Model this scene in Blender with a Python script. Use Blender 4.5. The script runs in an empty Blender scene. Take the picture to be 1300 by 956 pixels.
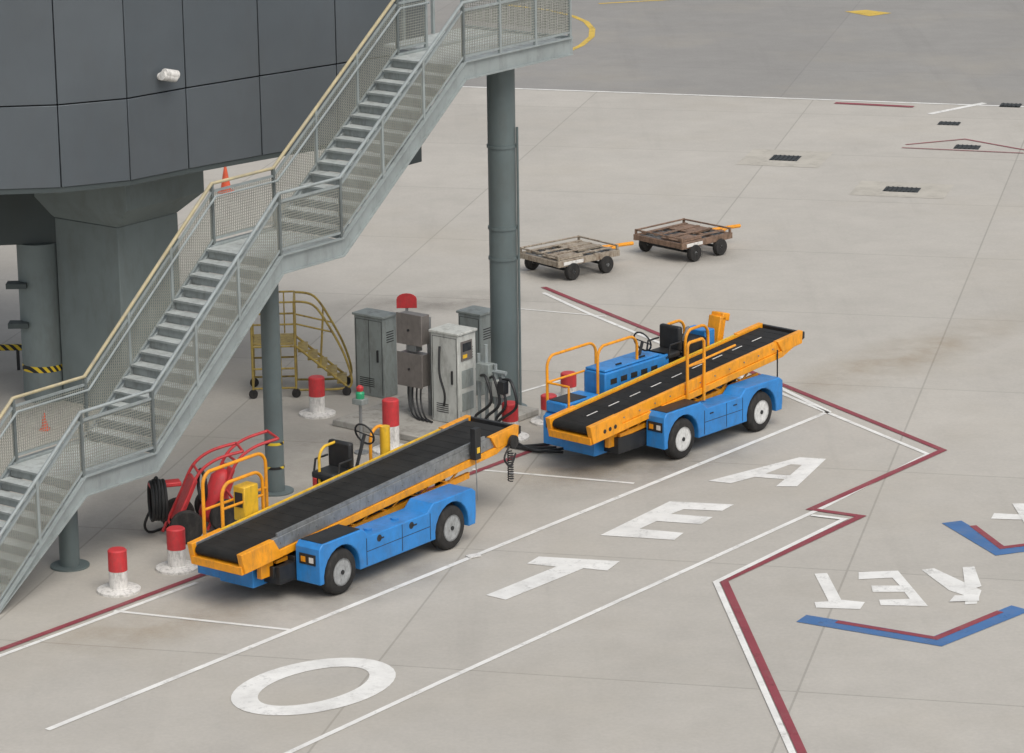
import bpy, bmesh, math, random
from mathutils import Vector, Matrix
random.seed(4)
sc = bpy.context.scene
# ------------------------------------------------------------------ camera survey
H=17.5; F=4250.0; CX,CY=650.0,478.0
PITCH=math.atan(1135.0/F); ROLL=math.radians(0.8)
fw=Vector((0,math.cos(PITCH),-math.sin(PITCH)))
r0=Vector((1,0,0)); u0=Vector((0,math.sin(PITCH),math.cos(PITCH)))
up=u0*math.cos(ROLL)+r0*math.sin(ROLL); rt=r0*math.cos(ROLL)-u0*math.sin(ROLL)
CO=Vector((0,0,H))
cd=bpy.data.cameras.new("camera"); cam=bpy.data.objects.new("camera",cd); sc.collection.objects.link(cam)
cam.matrix_world=Matrix(((rt.x,up.x,-fw.x,0),(rt.y,up.y,-fw.y,0),(rt.z,up.z,-fw.z,H),(0,0,0,1)))
cd.sensor_fit='HORIZONTAL'; cd.sensor_width=36; cd.lens=F/1300*36; cd.clip_start=0.5; cd.clip_end=6000
sc.camera=cam
def ray(u,v): return fw+rt*((u-CX)/F)+up*((CY-v)/F)
def atz(u,v,z=0.0):
    d=ray(u,v); k=(z-H)/d.z; return CO+d*k
def hit(u,v,p,n):
    d=ray(u,v); k=(Vector(p)-CO).dot(n)/d.dot(n); return CO+d*k
# ------------------------------------------------------------------ materials
def mat(name,col,rough=0.5,metal=0.0,var=0.15,scale=3.0,dirt=0.25,dirtcol=(0.09,0.08,0.065,1),bump=0.0,spec=0.5):
    m=bpy.data.materials.new(name); m.use_nodes=True; nt=m.node_tree; N=nt.nodes; L=nt.links
    b=N["Principled BSDF"]; b.inputs["Roughness"].default_value=rough; b.inputs["Metallic"].default_value=metal
    b.inputs["Specular IOR Level"].default_value=spec
    tc=N.new("ShaderNodeTexCoord")
    n1=N.new("ShaderNodeTexNoise"); n1.inputs["Scale"].default_value=scale; n1.inputs["Detail"].default_value=3; n1.inputs["Roughness"].default_value=0.65
    L.new(tc.outputs["Object"],n1.inputs["Vector"])
    r=N.new("ShaderNodeMapRange"); r.inputs[1].default_value=0.3; r.inputs[2].default_value=0.7; r.inputs[3].default_value=1-var; r.inputs[4].default_value=1+var
    L.new(n1.outputs["Fac"],r.inputs[0])
    mul=N.new("ShaderNodeVectorMath"); mul.operation='SCALE'; mul.inputs[0].default_value=col[:3]; L.new(r.outputs[0],mul.inputs["Scale"])
    n2=N.new("ShaderNodeTexNoise"); n2.inputs["Scale"].default_value=scale*2.3; n2.inputs["Detail"].default_value=5; n2.inputs["Roughness"].default_value=0.75
    mp=N.new("ShaderNodeMapping"); mp.inputs["Scale"].default_value=(1,1,0.35); mp.inputs["Location"].default_value=(3,7,1)
    L.new(tc.outputs["Object"],mp.inputs["Vector"]); L.new(mp.outputs[0],n2.inputs["Vector"])
    r2=N.new("ShaderNodeMapRange"); r2.inputs[1].default_value=0.48; r2.inputs[2].default_value=0.75; r2.inputs[3].default_value=0; r2.inputs[4].default_value=dirt*2
    L.new(n2.outputs["Fac"],r2.inputs[0])
    mx=N.new("ShaderNodeMix"); mx.data_type='RGBA'; L.new(r2.outputs[0],mx.inputs[0]); L.new(mul.outputs[0],mx.inputs[6]); mx.inputs[7].default_value=dirtcol
    L.new(mx.outputs[2],b.inputs["Base Color"])
    rr=N.new("ShaderNodeMapRange"); rr.inputs[3].default_value=max(0.05,rough-0.1); rr.inputs[4].default_value=min(1,rough+0.15); L.new(n2.outputs["Fac"],rr.inputs[0]); L.new(rr.outputs[0],b.inputs["Roughness"])
    if bump>0:
        bp=N.new("ShaderNodeBump"); bp.inputs["Strength"].default_value=bump; bp.inputs["Distance"].default_value=0.02
        n3=N.new("ShaderNodeTexNoise"); n3.inputs["Scale"].default_value=scale*12; L.new(tc.outputs["Object"],n3.inputs["Vector"])
        L.new(n3.outputs["Fac"],bp.inputs["Height"]); L.new(bp.outputs[0],b.inputs["Normal"])
    return m
def paint(name,col,wear=0.45,scale=2.0):
    m=mat(name,col,0.7,0,0.10,1.2,0.15,(0.25,0.23,0.20,1))
    N=m.node_tree.nodes; L=m.node_tree.links; b=N["Principled BSDF"]
    tc=N.new("ShaderNodeTexCoord"); n=N.new("ShaderNodeTexNoise"); n.inputs["Scale"].default_value=scale; n.inputs["Detail"].default_value=7; n.inputs["Roughness"].default_value=0.8
    L.new(tc.outputs["Object"],n.inputs["Vector"])
    r=N.new("ShaderNodeMapRange"); r.inputs[1].default_value=wear-0.12; r.inputs[2].default_value=wear+0.08; r.inputs[3].default_value=0.35; r.inputs[4].default_value=0.96
    L.new(n.outputs["Fac"],r.inputs[0]); L.new(r.outputs[0],b.inputs["Alpha"]); return m
def stain(name,col,strength):
    m=bpy.data.materials.new(name); m.use_nodes=True; N=m.node_tree.nodes; L=m.node_tree.links; b=N["Principled BSDF"]
    b.inputs["Base Color"].default_value=col; b.inputs["Roughness"].default_value=0.85
    tc=N.new("ShaderNodeTexCoord"); mp=N.new("ShaderNodeMapping"); mp.inputs["Location"].default_value=(-1,-1,0); mp.inputs["Scale"].default_value=(2,2,0)
    L.new(tc.outputs["Generated"],mp.inputs["Vector"]); g=N.new("ShaderNodeTexGradient"); g.gradient_type='SPHERICAL'; L.new(mp.outputs[0],g.inputs[0])
    n=N.new("ShaderNodeTexNoise"); n.inputs["Scale"].default_value=0.9; n.inputs["Detail"].default_value=5; n.inputs["Roughness"].default_value=0.6; L.new(tc.outputs["Object"],n.inputs["Vector"])
    r=N.new("ShaderNodeMapRange"); r.inputs[1].default_value=0.3; r.inputs[2].default_value=0.75; L.new(n.outputs["Fac"],r.inputs[0])
    k=N.new("ShaderNodeMath"); k.operation='MULTIPLY'; L.new(g.outputs["Fac"],k.inputs[0]); L.new(r.outputs[0],k.inputs[1])
    k2=N.new("ShaderNodeMath"); k2.operation='MULTIPLY'; k2.inputs[1].default_value=strength*2; k2.use_clamp=True; L.new(k.outputs[0],k2.inputs[0])
    L.new(k2.outputs[0],b.inputs["Alpha"]); return m
def slab_mat(name,c1,c2,mort,size,ang,mortar):
    m=bpy.data.materials.new(name); m.use_nodes=True; N=m.node_tree.nodes; L=m.node_tree.links; b=N["Principled BSDF"]; b.inputs["Roughness"].default_value=0.85
    b.inputs["Specular IOR Level"].default_value=0.3
    tc=N.new("ShaderNodeTexCoord"); mp=N.new("ShaderNodeMapping"); mp.inputs["Rotation"].default_value=(0,0,ang); L.new(tc.outputs["Object"],mp.inputs["Vector"])
    br=N.new("ShaderNodeTexBrick"); br.offset=0; br.inputs["Scale"].default_value=1; br.inputs["Brick Width"].default_value=size; br.inputs["Row Height"].default_value=size*0.9
    br.inputs["Mortar Size"].default_value=mortar; br.inputs["Mortar Smooth"].default_value=0.2; br.inputs["Color1"].default_value=c1; br.inputs["Color2"].default_value=c2; br.inputs["Mortar"].default_value=mort
    L.new(mp.outputs[0],br.inputs["Vector"])
    def noise(s,d,r,loc=0,sc3=None):
        n=N.new("ShaderNodeTexNoise"); n.inputs["Scale"].default_value=s; n.inputs["Detail"].default_value=d; n.inputs["Roughness"].default_value=r
        if sc3:
            q=N.new("ShaderNodeMapping"); q.inputs["Scale"].default_value=sc3; q.inputs["Rotation"].default_value=(0,0,loc); L.new(tc.outputs["Object"],q.inputs["Vector"]); L.new(q.outputs[0],n.inputs["Vector"])
        else: L.new(tc.outputs["Object"],n.inputs["Vector"])
        return n
    cur=br.outputs["Color"]
    def shade(src,lo,hi,a,bv):
        nonlocal cur
        r=N.new("ShaderNodeMapRange"); r.inputs[1].default_value=lo; r.inputs[2].default_value=hi; r.inputs[3].default_value=a; r.inputs[4].default_value=bv; L.new(src,r.inputs[0])
        v=N.new("ShaderNodeVectorMath"); v.operation='SCALE'; L.new(cur,v.inputs[0]); L.new(r.outputs[0],v.inputs["Scale"]); cur=v.outputs[0]
    shade(noise(0.09,4,0.6).outputs["Fac"],0.3,0.7,0.93,1.06)
    shade(noise(0.9,6,0.74).outputs["Fac"],0.3,0.7,0.93,1.05)
    shade(noise(14,2,0.7).outputs["Fac"],0.3,0.7,0.96,1.04)
    shade(noise(0.45,4,0.7,math.radians(38),(2.2,0.12,1)).outputs["Fac"],0.55,0.75,1.0,0.93)
    n=noise(0.2,5,0.62); r=N.new("ShaderNodeMapRange"); r.inputs[1].default_value=0.50; r.inputs[2].default_value=0.8; r.inputs[4].default_value=0.32; L.new(n.outputs["Fac"],r.inputs[0])
    mx=N.new("ShaderNodeMix"); mx.data_type='RGBA'; L.new(r.outputs[0],mx.inputs[0]); L.new(cur,mx.inputs[6]); mx.inputs[7].default_value=(0.42,0.37,0.285,1)
    L.new(mx.outputs[2],b.inputs["Base Color"])
    return m
def stripes(name,c1,c2,freq):
    m=mat(name,c1,0.6); N=m.node_tree.nodes; L=m.node_tree.links; b=N["Principled BSDF"]
    tc=N.new("ShaderNodeTexCoord"); w=N.new("ShaderNodeTexWave"); w.bands_direction='DIAGONAL'; w.inputs["Scale"].default_value=freq; L.new(tc.outputs["Object"],w.inputs["Vector"])
    g=N.new("ShaderNodeMath"); g.operation='GREATER_THAN'; g.inputs[1].default_value=0.5; L.new(w.outputs["Fac"],g.inputs[0])
    mx=N.new("ShaderNodeMix"); mx.data_type='RGBA'; L.new(g.outputs[0],mx.inputs[0]); mx.inputs[6].default_value=c1; mx.inputs[7].default_value=c2; L.new(mx.outputs[2],b.inputs["Base Color"]); return m
M={}
M['conc']=slab_mat("concrete_apron",(0.475,0.448,0.40,1),(0.45,0.424,0.378,1),(0.36,0.34,0.30,1),6.5,math.radians(13),0.02)
M['asph']=slab_mat("asphalt_taxiway",(0.295,0.285,0.265,1),(0.28,0.27,0.252,1),(0.26,0.25,0.235,1),14,math.radians(13),0.03)
M['white']=paint("worn_white_paint",(0.80,0.79,0.75,1),0.37)
M['red']=paint("worn_red_paint",(0.27,0.05,0.065,1),0.37)
M['blue_l']=paint("worn_blue_paint",(0.06,0.16,0.36,1),0.36)
M['yel_l']=paint("worn_yellow_paint",(0.66,0.45,0.07,1),0.40)
M['blue']=mat("blue_vehicle_paint",(0.028,0.225,0.58,1),0.38,0,0.14,2.5,0.17)
M['orange']=mat("orange_vehicle_paint",(0.86,0.34,0.012,1),0.4,0,0.15,3,0.22)
M['yellow']=mat("yellow_paint",(0.80,0.48,0.03,1),0.45,0,0.12,4,0.2)
M['rubber']=mat("belt_rubber",(0.017,0.017,0.016,1),0.7,0,0.3,2,0.10,(0.07,0.065,0.06,1),0.0,0.3)
M['black']=mat("black_parts",(0.018,0.019,0.02,1),0.5,0,0.25,5,0.1)
M['tyre']=mat("tyre_rubber",(0.020,0.019,0.018,1),0.85,0,0.3,6,0.25,(0.09,0.08,0.07,1))
M['rimw']=mat("white_rim",(0.66,0.66,0.64,1),0.45,0,0.12,8,0.3)
M['rimg']=mat("grey_rim",(0.36,0.37,0.37,1),0.45,0.1,0.2,8,0.4)
M['steel']=mat("steel",(0.28,0.29,0.29,1),0.42,0.5,0.15,6,0.25)
M['galv']=mat("galvanised_stair_paint",(0.32,0.355,0.35,1),0.5,0.1,0.10,1.5,0.18)
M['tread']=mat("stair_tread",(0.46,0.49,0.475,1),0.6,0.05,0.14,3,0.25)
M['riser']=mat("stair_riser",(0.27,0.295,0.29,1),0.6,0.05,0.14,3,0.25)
M['mesh']=mat("rail_wire",(0.33,0.335,0.29,1),0.5,0.2,0.1,2,0.1)
M['cream']=mat("yellow_handrail",(0.47,0.40,0.24,1),0.45,0,0.18,2,0.35,(0.3,0.3,0.28,1))
M['pillar']=mat("painted_pillar",(0.125,0.158,0.158,1),0.45,0,0.10,0.9,0.16)
M['pillarc']=mat("concrete_pillar",(0.18,0.215,0.212,1),0.7,0,0.12,0.6,0.2)
M['darkc']=mat("dark_beam",(0.06,0.075,0.075,1),0.7,0,0.10,0.6,0.1)
M['panel']=mat("facade_panel",(0.115,0.132,0.145,1),0.38,0.25,0.07,0.5,0.08)
M['gap']=mat("facade_gap",(0.02,0.022,0.025,1),0.8)
M['bred']=mat("bollard_red",(0.56,0.04,0.045,1),0.5,0,0.12,6,0.2)
M['bwhite']=mat("bollard_white",(0.72,0.70,0.66,1),0.6,0,0.08,6,0.35)
M['cabw']=mat("cabinet_white",(0.53,0.54,0.50,1),0.5,0,0.08,2,0.3)
M['cabg']=mat("cabinet_grey",(0.27,0.30,0.285,1),0.5,0,0.10,2,0.3)
M['boxg']=mat("junction_box_steel",(0.20,0.18,0.165,1),0.4,0.3,0.12,4,0.2)
M['kerb']=mat("kerb_concrete",(0.36,0.345,0.31,1),0.85,0,0.15,2,0.3)
M['mustard']=mat("mustard_frame",(0.34,0.25,0.06,1),0.55,0,0.2,5,0.5,(0.12,0.07,0.035,1))
M['rust']=mat("weathered_dolly",(0.34,0.29,0.225,1),0.7,0,0.25,5,0.65,(0.12,0.065,0.035,1))
M['rust2']=mat("rusty_brown_dolly",(0.22,0.14,0.095,1),0.7,0,0.3,5,0.6,(0.08,0.05,0.03,1))
M['glass']=mat("dark_glass",(0.03,0.035,0.04,1),0.1)
M['green']=mat("beacon_green",(0.03,0.35,0.16,1),0.3)
M['conem']=mat("cone_orange",(0.66,0.10,0.04,1),0.5)
M['drain']=mat("drain_iron",(0.035,0.04,0.04,1),0.6,0.3)
M['patch']=mat("concrete_patch",(0.46,0.43,0.37,1),0.85,0,0.10,1,0.15)
M['haz']=stripes("hazard_tape",(0.7,0.5,0.03,1),(0.02,0.02,0.02,1),3.5)
M['oil']=stain("oil_stain",(0.22,0.20,0.175,1),0.28)
M['rusts']=stain("rust_stain",(0.46,0.36,0.23,1),0.24)
M['lamp']=mat("lamp_lens",(0.7,0.7,0.66,1),0.15,0,0.02)
# ------------------------------------------------------------------ mesh tools
def face_xy(bm,pts,flip=True):
    vs=[bm.verts.new(p) for p in pts]; f=bm.faces.new(vs); f.normal_update()
    if f.normal.z<0: f.normal_flip()
    return f
def box(bm,x0,x1,y0,y1,z0,z1,T=None):
    c=[Vector((x,y,z)) for z in (z0,z1) for x,y in ((x0,y0),(x1,y0),(x1,y1),(x0,y1))]
    if T is not None: c=[T@p for p in c]
    v=[bm.verts.new(p) for p in c]
    for q in ((3,2,1,0),(4,5,6,7),(0,1,5,4),(1,2,6,5),(2,3,7,6),(3,0,4,7)): bm.faces.new([v[i] for i in q])
def prism(bm,prof,y0,y1):
    a=[bm.verts.new((x,y0,z)) for x,z in prof]; b=[bm.verts.new((x,y1,z)) for x,z in prof]; n=len(prof)
    fs=[bm.faces.new(a),bm.faces.new(b[::-1])]
    for i in range(n): fs.append(bm.faces.new([a[i],b[i],b[(i+1)%n],a[(i+1)%n]]))
    bmesh.ops.recalc_face_normals(bm,faces=fs)
def plan(bm,pts,z0,z1):
    a=[bm.verts.new((p[0],p[1],z0)) for p in pts]; b=[bm.verts.new((p[0],p[1],z1)) for p in pts]; n=len(pts)
    fs=[bm.faces.new(a),bm.faces.new(b[::-1])]
    for i in range(n): fs.append(bm.faces.new([a[i],b[i],b[(i+1)%n],a[(i+1)%n]]))
    bmesh.ops.recalc_face_normals(bm,faces=fs)
def tube(bm,pts,r,n=8,closed=False):
    P=[Vector(p) for p in pts]; rings=[]; m=len(P)
    nrm=None
    for i in range(m):
        if closed: t=(P[(i+1)%m]-P[i-1])
        else: t=(P[min(i+1,m-1)]-P[max(i-1,0)])
        t.normalize()
        if nrm is None:
            nrm=t.orthogonal().normalized()
        else:
            nrm=(nrm-t*nrm.dot(t))
            if nrm.length<1e-5: nrm=t.orthogonal()
            nrm.normalize()
        bn=t.cross(nrm); rr=r[i] if isinstance(r,(list,tuple)) else r
        rings.append([bm.verts.new(P[i]+(nrm*math.cos(2*math.pi*k/n)+bn*math.sin(2*math.pi*k/n))*rr) for k in range(n)])
    fs=[]
    for i in range(m if closed else m-1):
        A=rings[i];B_=rings[(i+1)%m]
        for k in range(n): fs.append(bm.faces.new([A[k],A[(k+1)%n],B_[(k+1)%n],B_[k]]))
    if not closed:
        fs.append(bm.faces.new(rings[0][::-1])); fs.append(bm.faces.new(rings[-1]))
    bmesh.ops.recalc_face_normals(bm,faces=fs)
def cyl(bm,p0,p1,r,r2=None,n=18):
    tube(bm,[p0,p1],[r,r if r2 is None else r2],n)
def lathe(bm,prof,c,ax='z',n=28):
    rings=[]
    for r,h in prof:
        ring=[]
        for k in range(n):
            a=2*math.pi*k/n; x,y=r*math.cos(a),r*math.sin(a)
            p={'z':(x,y,h),'y':(x,h,y),'x':(h,x,y)}[ax]; ring.append(bm.verts.new(Vector(c)+Vector(p)))
        rings.append(ring)
    fs=[]
    for i in range(len(rings)-1):
        for k in range(n): fs.append(bm.faces.new([rings[i][k],rings[i][(k+1)%n],rings[i+1][(k+1)%n],rings[i+1][k]]))
    fs.append(bm.faces.new(rings[0])); fs.append(bm.faces.new(rings[-1]))
    bmesh.ops.recalc_face_normals(bm,faces=fs)
def smooth(pts,n=6,closed=False):
    P=[Vector(p) for p in pts]; out=[]; m=len(P)
    for i in range(m if closed else m-1):
        if closed: a,b,c,d=P[i-1],P[i],P[(i+1)%m],P[(i+2)%m]
        else: a,b,c,d=P[max(i-1,0)],P[i],P[i+1],P[min(i+2,m-1)]
        for k in range(n):
            t=k/n; out.append(0.5*((2*b)+(c-a)*t+(2*a-5*b+4*c-d)*t*t+(3*b-a-3*c+d)*t*t*t))
    if not closed: out.append(P[-1])
    return out
class Ob:
    def __init__(s,name,loc=(0,0,0),xd=(1,0,0)):
        x=Vector(xd).normalized(); z=Vector((0,0,1)); y=z.cross(x)
        s.e=bpy.data.objects.new(name,None); sc.collection.objects.link(s.e); s.e.empty_display_size=0.3
        l=Vector(loc); s.e.matrix_world=Matrix(((x.x,y.x,0,l.x),(x.y,y.y,0,l.y),(0,0,1,l.z),(0,0,0,1)))
        s.p={}
    def __call__(s,part,m,bev=0.0):
        if part not in s.p: s.p[part]=(bmesh.new(),m,bev)
        return s.p[part][0]
    def done(s):
        for k,(bm,m,bev) in s.p.items():
            me=bpy.data.meshes.new(k); bm.to_mesh(me); bm.free(); me.materials.append(M[m])
            me.shade_smooth(); me.set_sharp_from_angle(angle=math.radians(38))
            o=bpy.data.objects.new(k,me); sc.collection.objects.link(o); o.parent=s.e
            if bev>0:
                b=o.modifiers.new("bevel",'BEVEL'); b.width=bev; b.segments=2; b.limit_method='ANGLE'; b.angle_limit=math.radians(45)
def single(name,m,build):
    bm=bmesh.new(); build(bm); me=bpy.data.meshes.new(name); bm.to_mesh(me); bm.free(); me.materials.append(M[m])
    o=bpy.data.objects.new(name,me); sc.collection.objects.link(o); return o
G=lambda u,v,z=0.0: atz(u,v,z)
# ------------------------------------------------------------------ ground
single("ground",'conc',lambda bm: face_xy(bm,[(-1500,-200,0),(1500,-200,0),(1500,3000,0),(-1500,3000,0)]))
a=G(650,112); b=G(1300,136); d=(b-a).normalized()
def far(bm):
    p=a-d*900; q=a+d*900; face_xy(bm,[(p.x,p.y,.004),(q.x,q.y,.004),(q.x+300,2900,.004),(p.x-100,2900,.004)])
single("taxiway",'asph',far)
def strip(name,m,px,w,z,off=0.0,closed=False):
    P=[G(*p).to_2d() for p in px]; n=len(P)
    def build(bm):
        L_,R_=[],[]
        for i in range(n):
            if closed: d0=(P[i]-P[i-1]).normalized(); d1=(P[(i+1)%n]-P[i]).normalized()
            else:
                d1=(P[min(i+1,n-1)]-P[min(i,n-2)]).normalized(); d0=(P[max(i,1)]-P[max(i-1,0)]).normalized()
            n0=Vector((-d0.y,d0.x)); n1=Vector((-d1.y,d1.x)); mm=(n0+n1)
            mm=mm.normalized(); k=1/max(0.35,mm.dot(n0))
            L_.append(P[i]+mm*k*(off+w/2)); R_.append(P[i]+mm*k*(off-w/2))
        lv=[bm.verts.new((p.x,p.y,z)) for p in L_]; rv=[bm.verts.new((p.x,p.y,z)) for p in R_]
        for i in range(n if closed else n-1):
            j=(i+1)%n; f=bm.faces.new([rv[i],rv[j],lv[j],lv[i]]); f.normal_update()
            if f.normal.z<0: f.normal_flip()
    return single(name,m,build)
def poly(name,m,lists,z):
    def b(bm):
        for i,l in enumerate(lists): face_xy(bm,[Vector((G(*p).x,G(*p).y,z+0.004*i)) for p in l])
    return single(name,m,b)
strip("apron_edge_line",'white',[(-400,75),(1500,143)],0.14,.009)
strip("parking_line",'white',[(60,927),(1052,523),(985,490)],0.11,.009)
strip("parking_line",'white',[(330,973),(560,866),(1040,647),(1178,577),(742,396),(690,372)],0.10,.009)
strip("safety_line",'red',[(690,365),(1197,572),(1030,647),(1093,656),(919,738),(978,868),(1020,960)],0.14,.013)
strip("parking_line",'white',[(1030,655),(1072,660),(909,740),(966,868),(1008,962)],0.10,.018)
strip("safety_line",'red',[(-120,870),(250,733),(700,563)],0.13,.013)
strip("parking_line",'white',[(-120,878),(250,740)],0.09,.009)
strip("slot_line",'white',[(145,776),(368,800)],0.08,.0085)
strip("slot_line",'white',[(600,596),(805,614)],0.08,.0085)
strip("slot_line",'white',[(655,392),(770,402)],0.06,.0085)
strip("slot_line",'white',[(655,500),(730,478)],0.08,.0085)
strip("slot_line",'white',[(1180,145),(1250,131)],0.2,.0085)
strip("safety_line",'red',[(1060,131),(1160,136)],0.25,.013)
strip("safety_line",'red',[(1150,184),(1225,177),(1330,196)],0.08,.013)
strip("safety_line",'red',[(1145,188),(1300,195)],0.07,.017)
strip("taxiway_curve_line",'yel_l',[(640,82),(715,68),(738,58),(751,47),(752,37),(744,28),(728,21),(700,14),(640,6)],0.2,.013)
poly("taxiway_marking",'yel_l',[[(1072,15),(1100,13),(1132,17),(1104,21)]],.013)
strip("taxiway_curve_line",'yel_l',[(760,5),(900,-3)],0.15,.013)
poly("ground_lettering",'white',[[(684,707),(787,713),(771,725),(741,722),(642,762),(617,756),(706,720),(669,716)]],.009)
poly("ground_lettering",'white',[[(850,637),(932,641),(917,649),(868,647),(852,653),(905,657),(890,666),(834,662),(812,672),(868,677),(856,686),(762,680)]],.009)
poly("ground_lettering",'white',[[(1015,581),(1049,583),(1012,618),(985,618),(996,609),(958,606),(928,614),(899,611)]],.009)
poly("letter_counter",'conc',[[(1004,590),(1018,591),(1003,604),(972,602)]],.0135)
ring=[]
for k in range(40):
    t=2*math.pi*k/40; ring.append((398+66*math.cos(t)+58*math.sin(t), 872+7*math.cos(t)-30*math.sin(t)))
strip("ground_lettering",'white',ring,0.40,.009,closed=True)
poly("ground_lettering",'white',[[(1034,729),(1050,728),(1068,762),(1098,765),(1092,774),(1036,772),(1034,765),(1052,764)]],.009)
poly("ground_lettering",'white',[[(1090,727),(1140,725),(1178,770),(1118,769),(1116,762),(1155,761),(1148,752),(1108,752),(1106,744),(1142,744),(1133,734),(1090,736)]],.009)
poly("ground_lettering",'white',[[(1170,724),(1186,722),(1246,750),(1240,767),(1225,768),(1226,757),(1205,750)],[(1222,721),(1237,720),(1246,745),(1226,752)],[(1205,765),(1243,764),(1243,757),(1212,757)]],.009)
poly("ground_lettering",'white',[[(1262,652),(1320,655),(1320,661),(1258,659)],[(1285,640),(1300,640),(1330,680),(1310,680)]],.009)
strip("direction_chevron",'blue_l',[(1018,785),(1190,814),(1295,772)],0.38,.009,-0.02)
strip("direction_chevron",'red',[(1062,790),(1188,811),(1270,777)],0.13,.013)
strip("direction_chevron",'blue_l',[(1208,663),(1270,700),(1345,690)],0.38,.009)
strip("direction_chevron",'red',[(1235,668),(1272,696),(1345,687)],0.13,.013)
def drain(u,v,w,dpt,pw=None,pd=None):
    o=Ob("drain_cover",G(u,v),d)
    if pw: face_xy(o("surround",'patch'),[(-pw,-pd,.005),(pw,-pd,.005),(pw,pd,.005),(-pw,pd,.005)])
    face_xy(o("frame",'drain'),[(-w,-dpt,.009),(w,-dpt,.009),(w,dpt,.009),(-w,dpt,.009)])
    bm=o("bars",'drain')
    n=int(w*2/0.12)
    for i in range(n):
        x=-w+0.06+i*0.12; box(bm,x-.02,x+.02,-dpt+.03,dpt-.03,.011,.025)
    o.done()
drain(997,201,0.38,0.36,1.1,1.1); drain(1145,241,0.45,0.3,1.2,0.9); drain(1228,187,0.34,0.28); drain(1283,134,0.3,0.3); drain(1205,157,0.3,0.25)
def stn(m,u,v,rx,ry,ang=0):
    c=G(u,v)
    bm=bmesh.new(); face_xy(bm,[(-rx,-ry,0),(rx,-ry,0),(rx,ry,0),(-rx,ry,0)]); me=bpy.data.meshes.new("ground_stain"); bm.to_mesh(me); bm.free(); me.materials.append(M[m])
    stn.k+=1
    o=bpy.data.objects.new("ground_stain",me); o.location=(c.x,c.y,.0052+.00022*stn.k); o.rotation_euler=(0,0,ang); sc.collection.objects.link(o)
stn.k=0
stn('rusts',1140,455,5.5,1.3,math.radians(50)); stn('rusts',180,798,2.6,1.2,.6)
stn('oil',420,745,3.0,1.5,.7); stn('oil',830,590,3.2,1.4,.7); stn('oil',735,348,1.4,1.2,0.5); stn('rusts',735,596,2.4,.9,.5)
stn('oil',550,385,3,1.2,.2); stn('oil',300,650,4,3,.6); stn('oil',520,560,3.5,2.4,.3); stn('oil',880,325,1.5,1.2,.5)
# ------------------------------------------------------------------ direction frame of stand
VA=math.radians(37.5)
S=Vector((math.sin(VA),math.cos(VA),0)); W=Vector((math.cos(VA),-math.sin(VA),0))
# ------------------------------------------------------------------ belt loaders
def arch_profile(x0,x1,wheels,R,zb,top,ar):
    pts=[(x0,zb)]
    for c in wheels:
        h=zb-R; a0=math.asin(h/ar)
        n=12
        for k in range(n+1):
            a_=math.pi-a0+( (a0)-(math.pi-a0))*k/n
            pts.append((c+ar*math.cos(a_),R+ar*math.sin(a_)))
    pts.append((x1,zb)); pts+=top; return pts
def wheel(o,x,y,R,wd,rim,sgn):
    t=o("tyres",'tyre'); prof=[(R*.58,0),(R*.86,0),(R*.95,.02),(R,.055),(R,wd-.055),(R*.95,wd-.02),(R*.86,wd),(R*.58,wd)]
    lathe(t,[(r,(h if sgn<0 else -h)) for r,h in prof],(x,y,R),'y',36)
    rm=o("wheel_rims",rim); pr=[(R*.60,.0-.004),(R*.54,.0-.004),(R*.50,.05),(R*.28,.06),(R*.24,.015),(R*.1,.01)]
    lathe(rm,[(r,(h if sgn<0 else -h)) for r,h in pr],(x,y,R),'y',30)
    hb=o("hub_bolts",'black')
    for k in range(6):
        a_=k*math.pi/3; c=Vector((x+R*.38*math.cos(a_),y+sgn*-.05,R+R*.38*math.sin(a_))); cyl(hb,c,c+Vector((0,sgn*.03,0)),.022,n=8)
    cyl(hb,(x,y-sgn*.0,R),(x,y+sgn*.02,R),R*.10,n=12)
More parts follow.
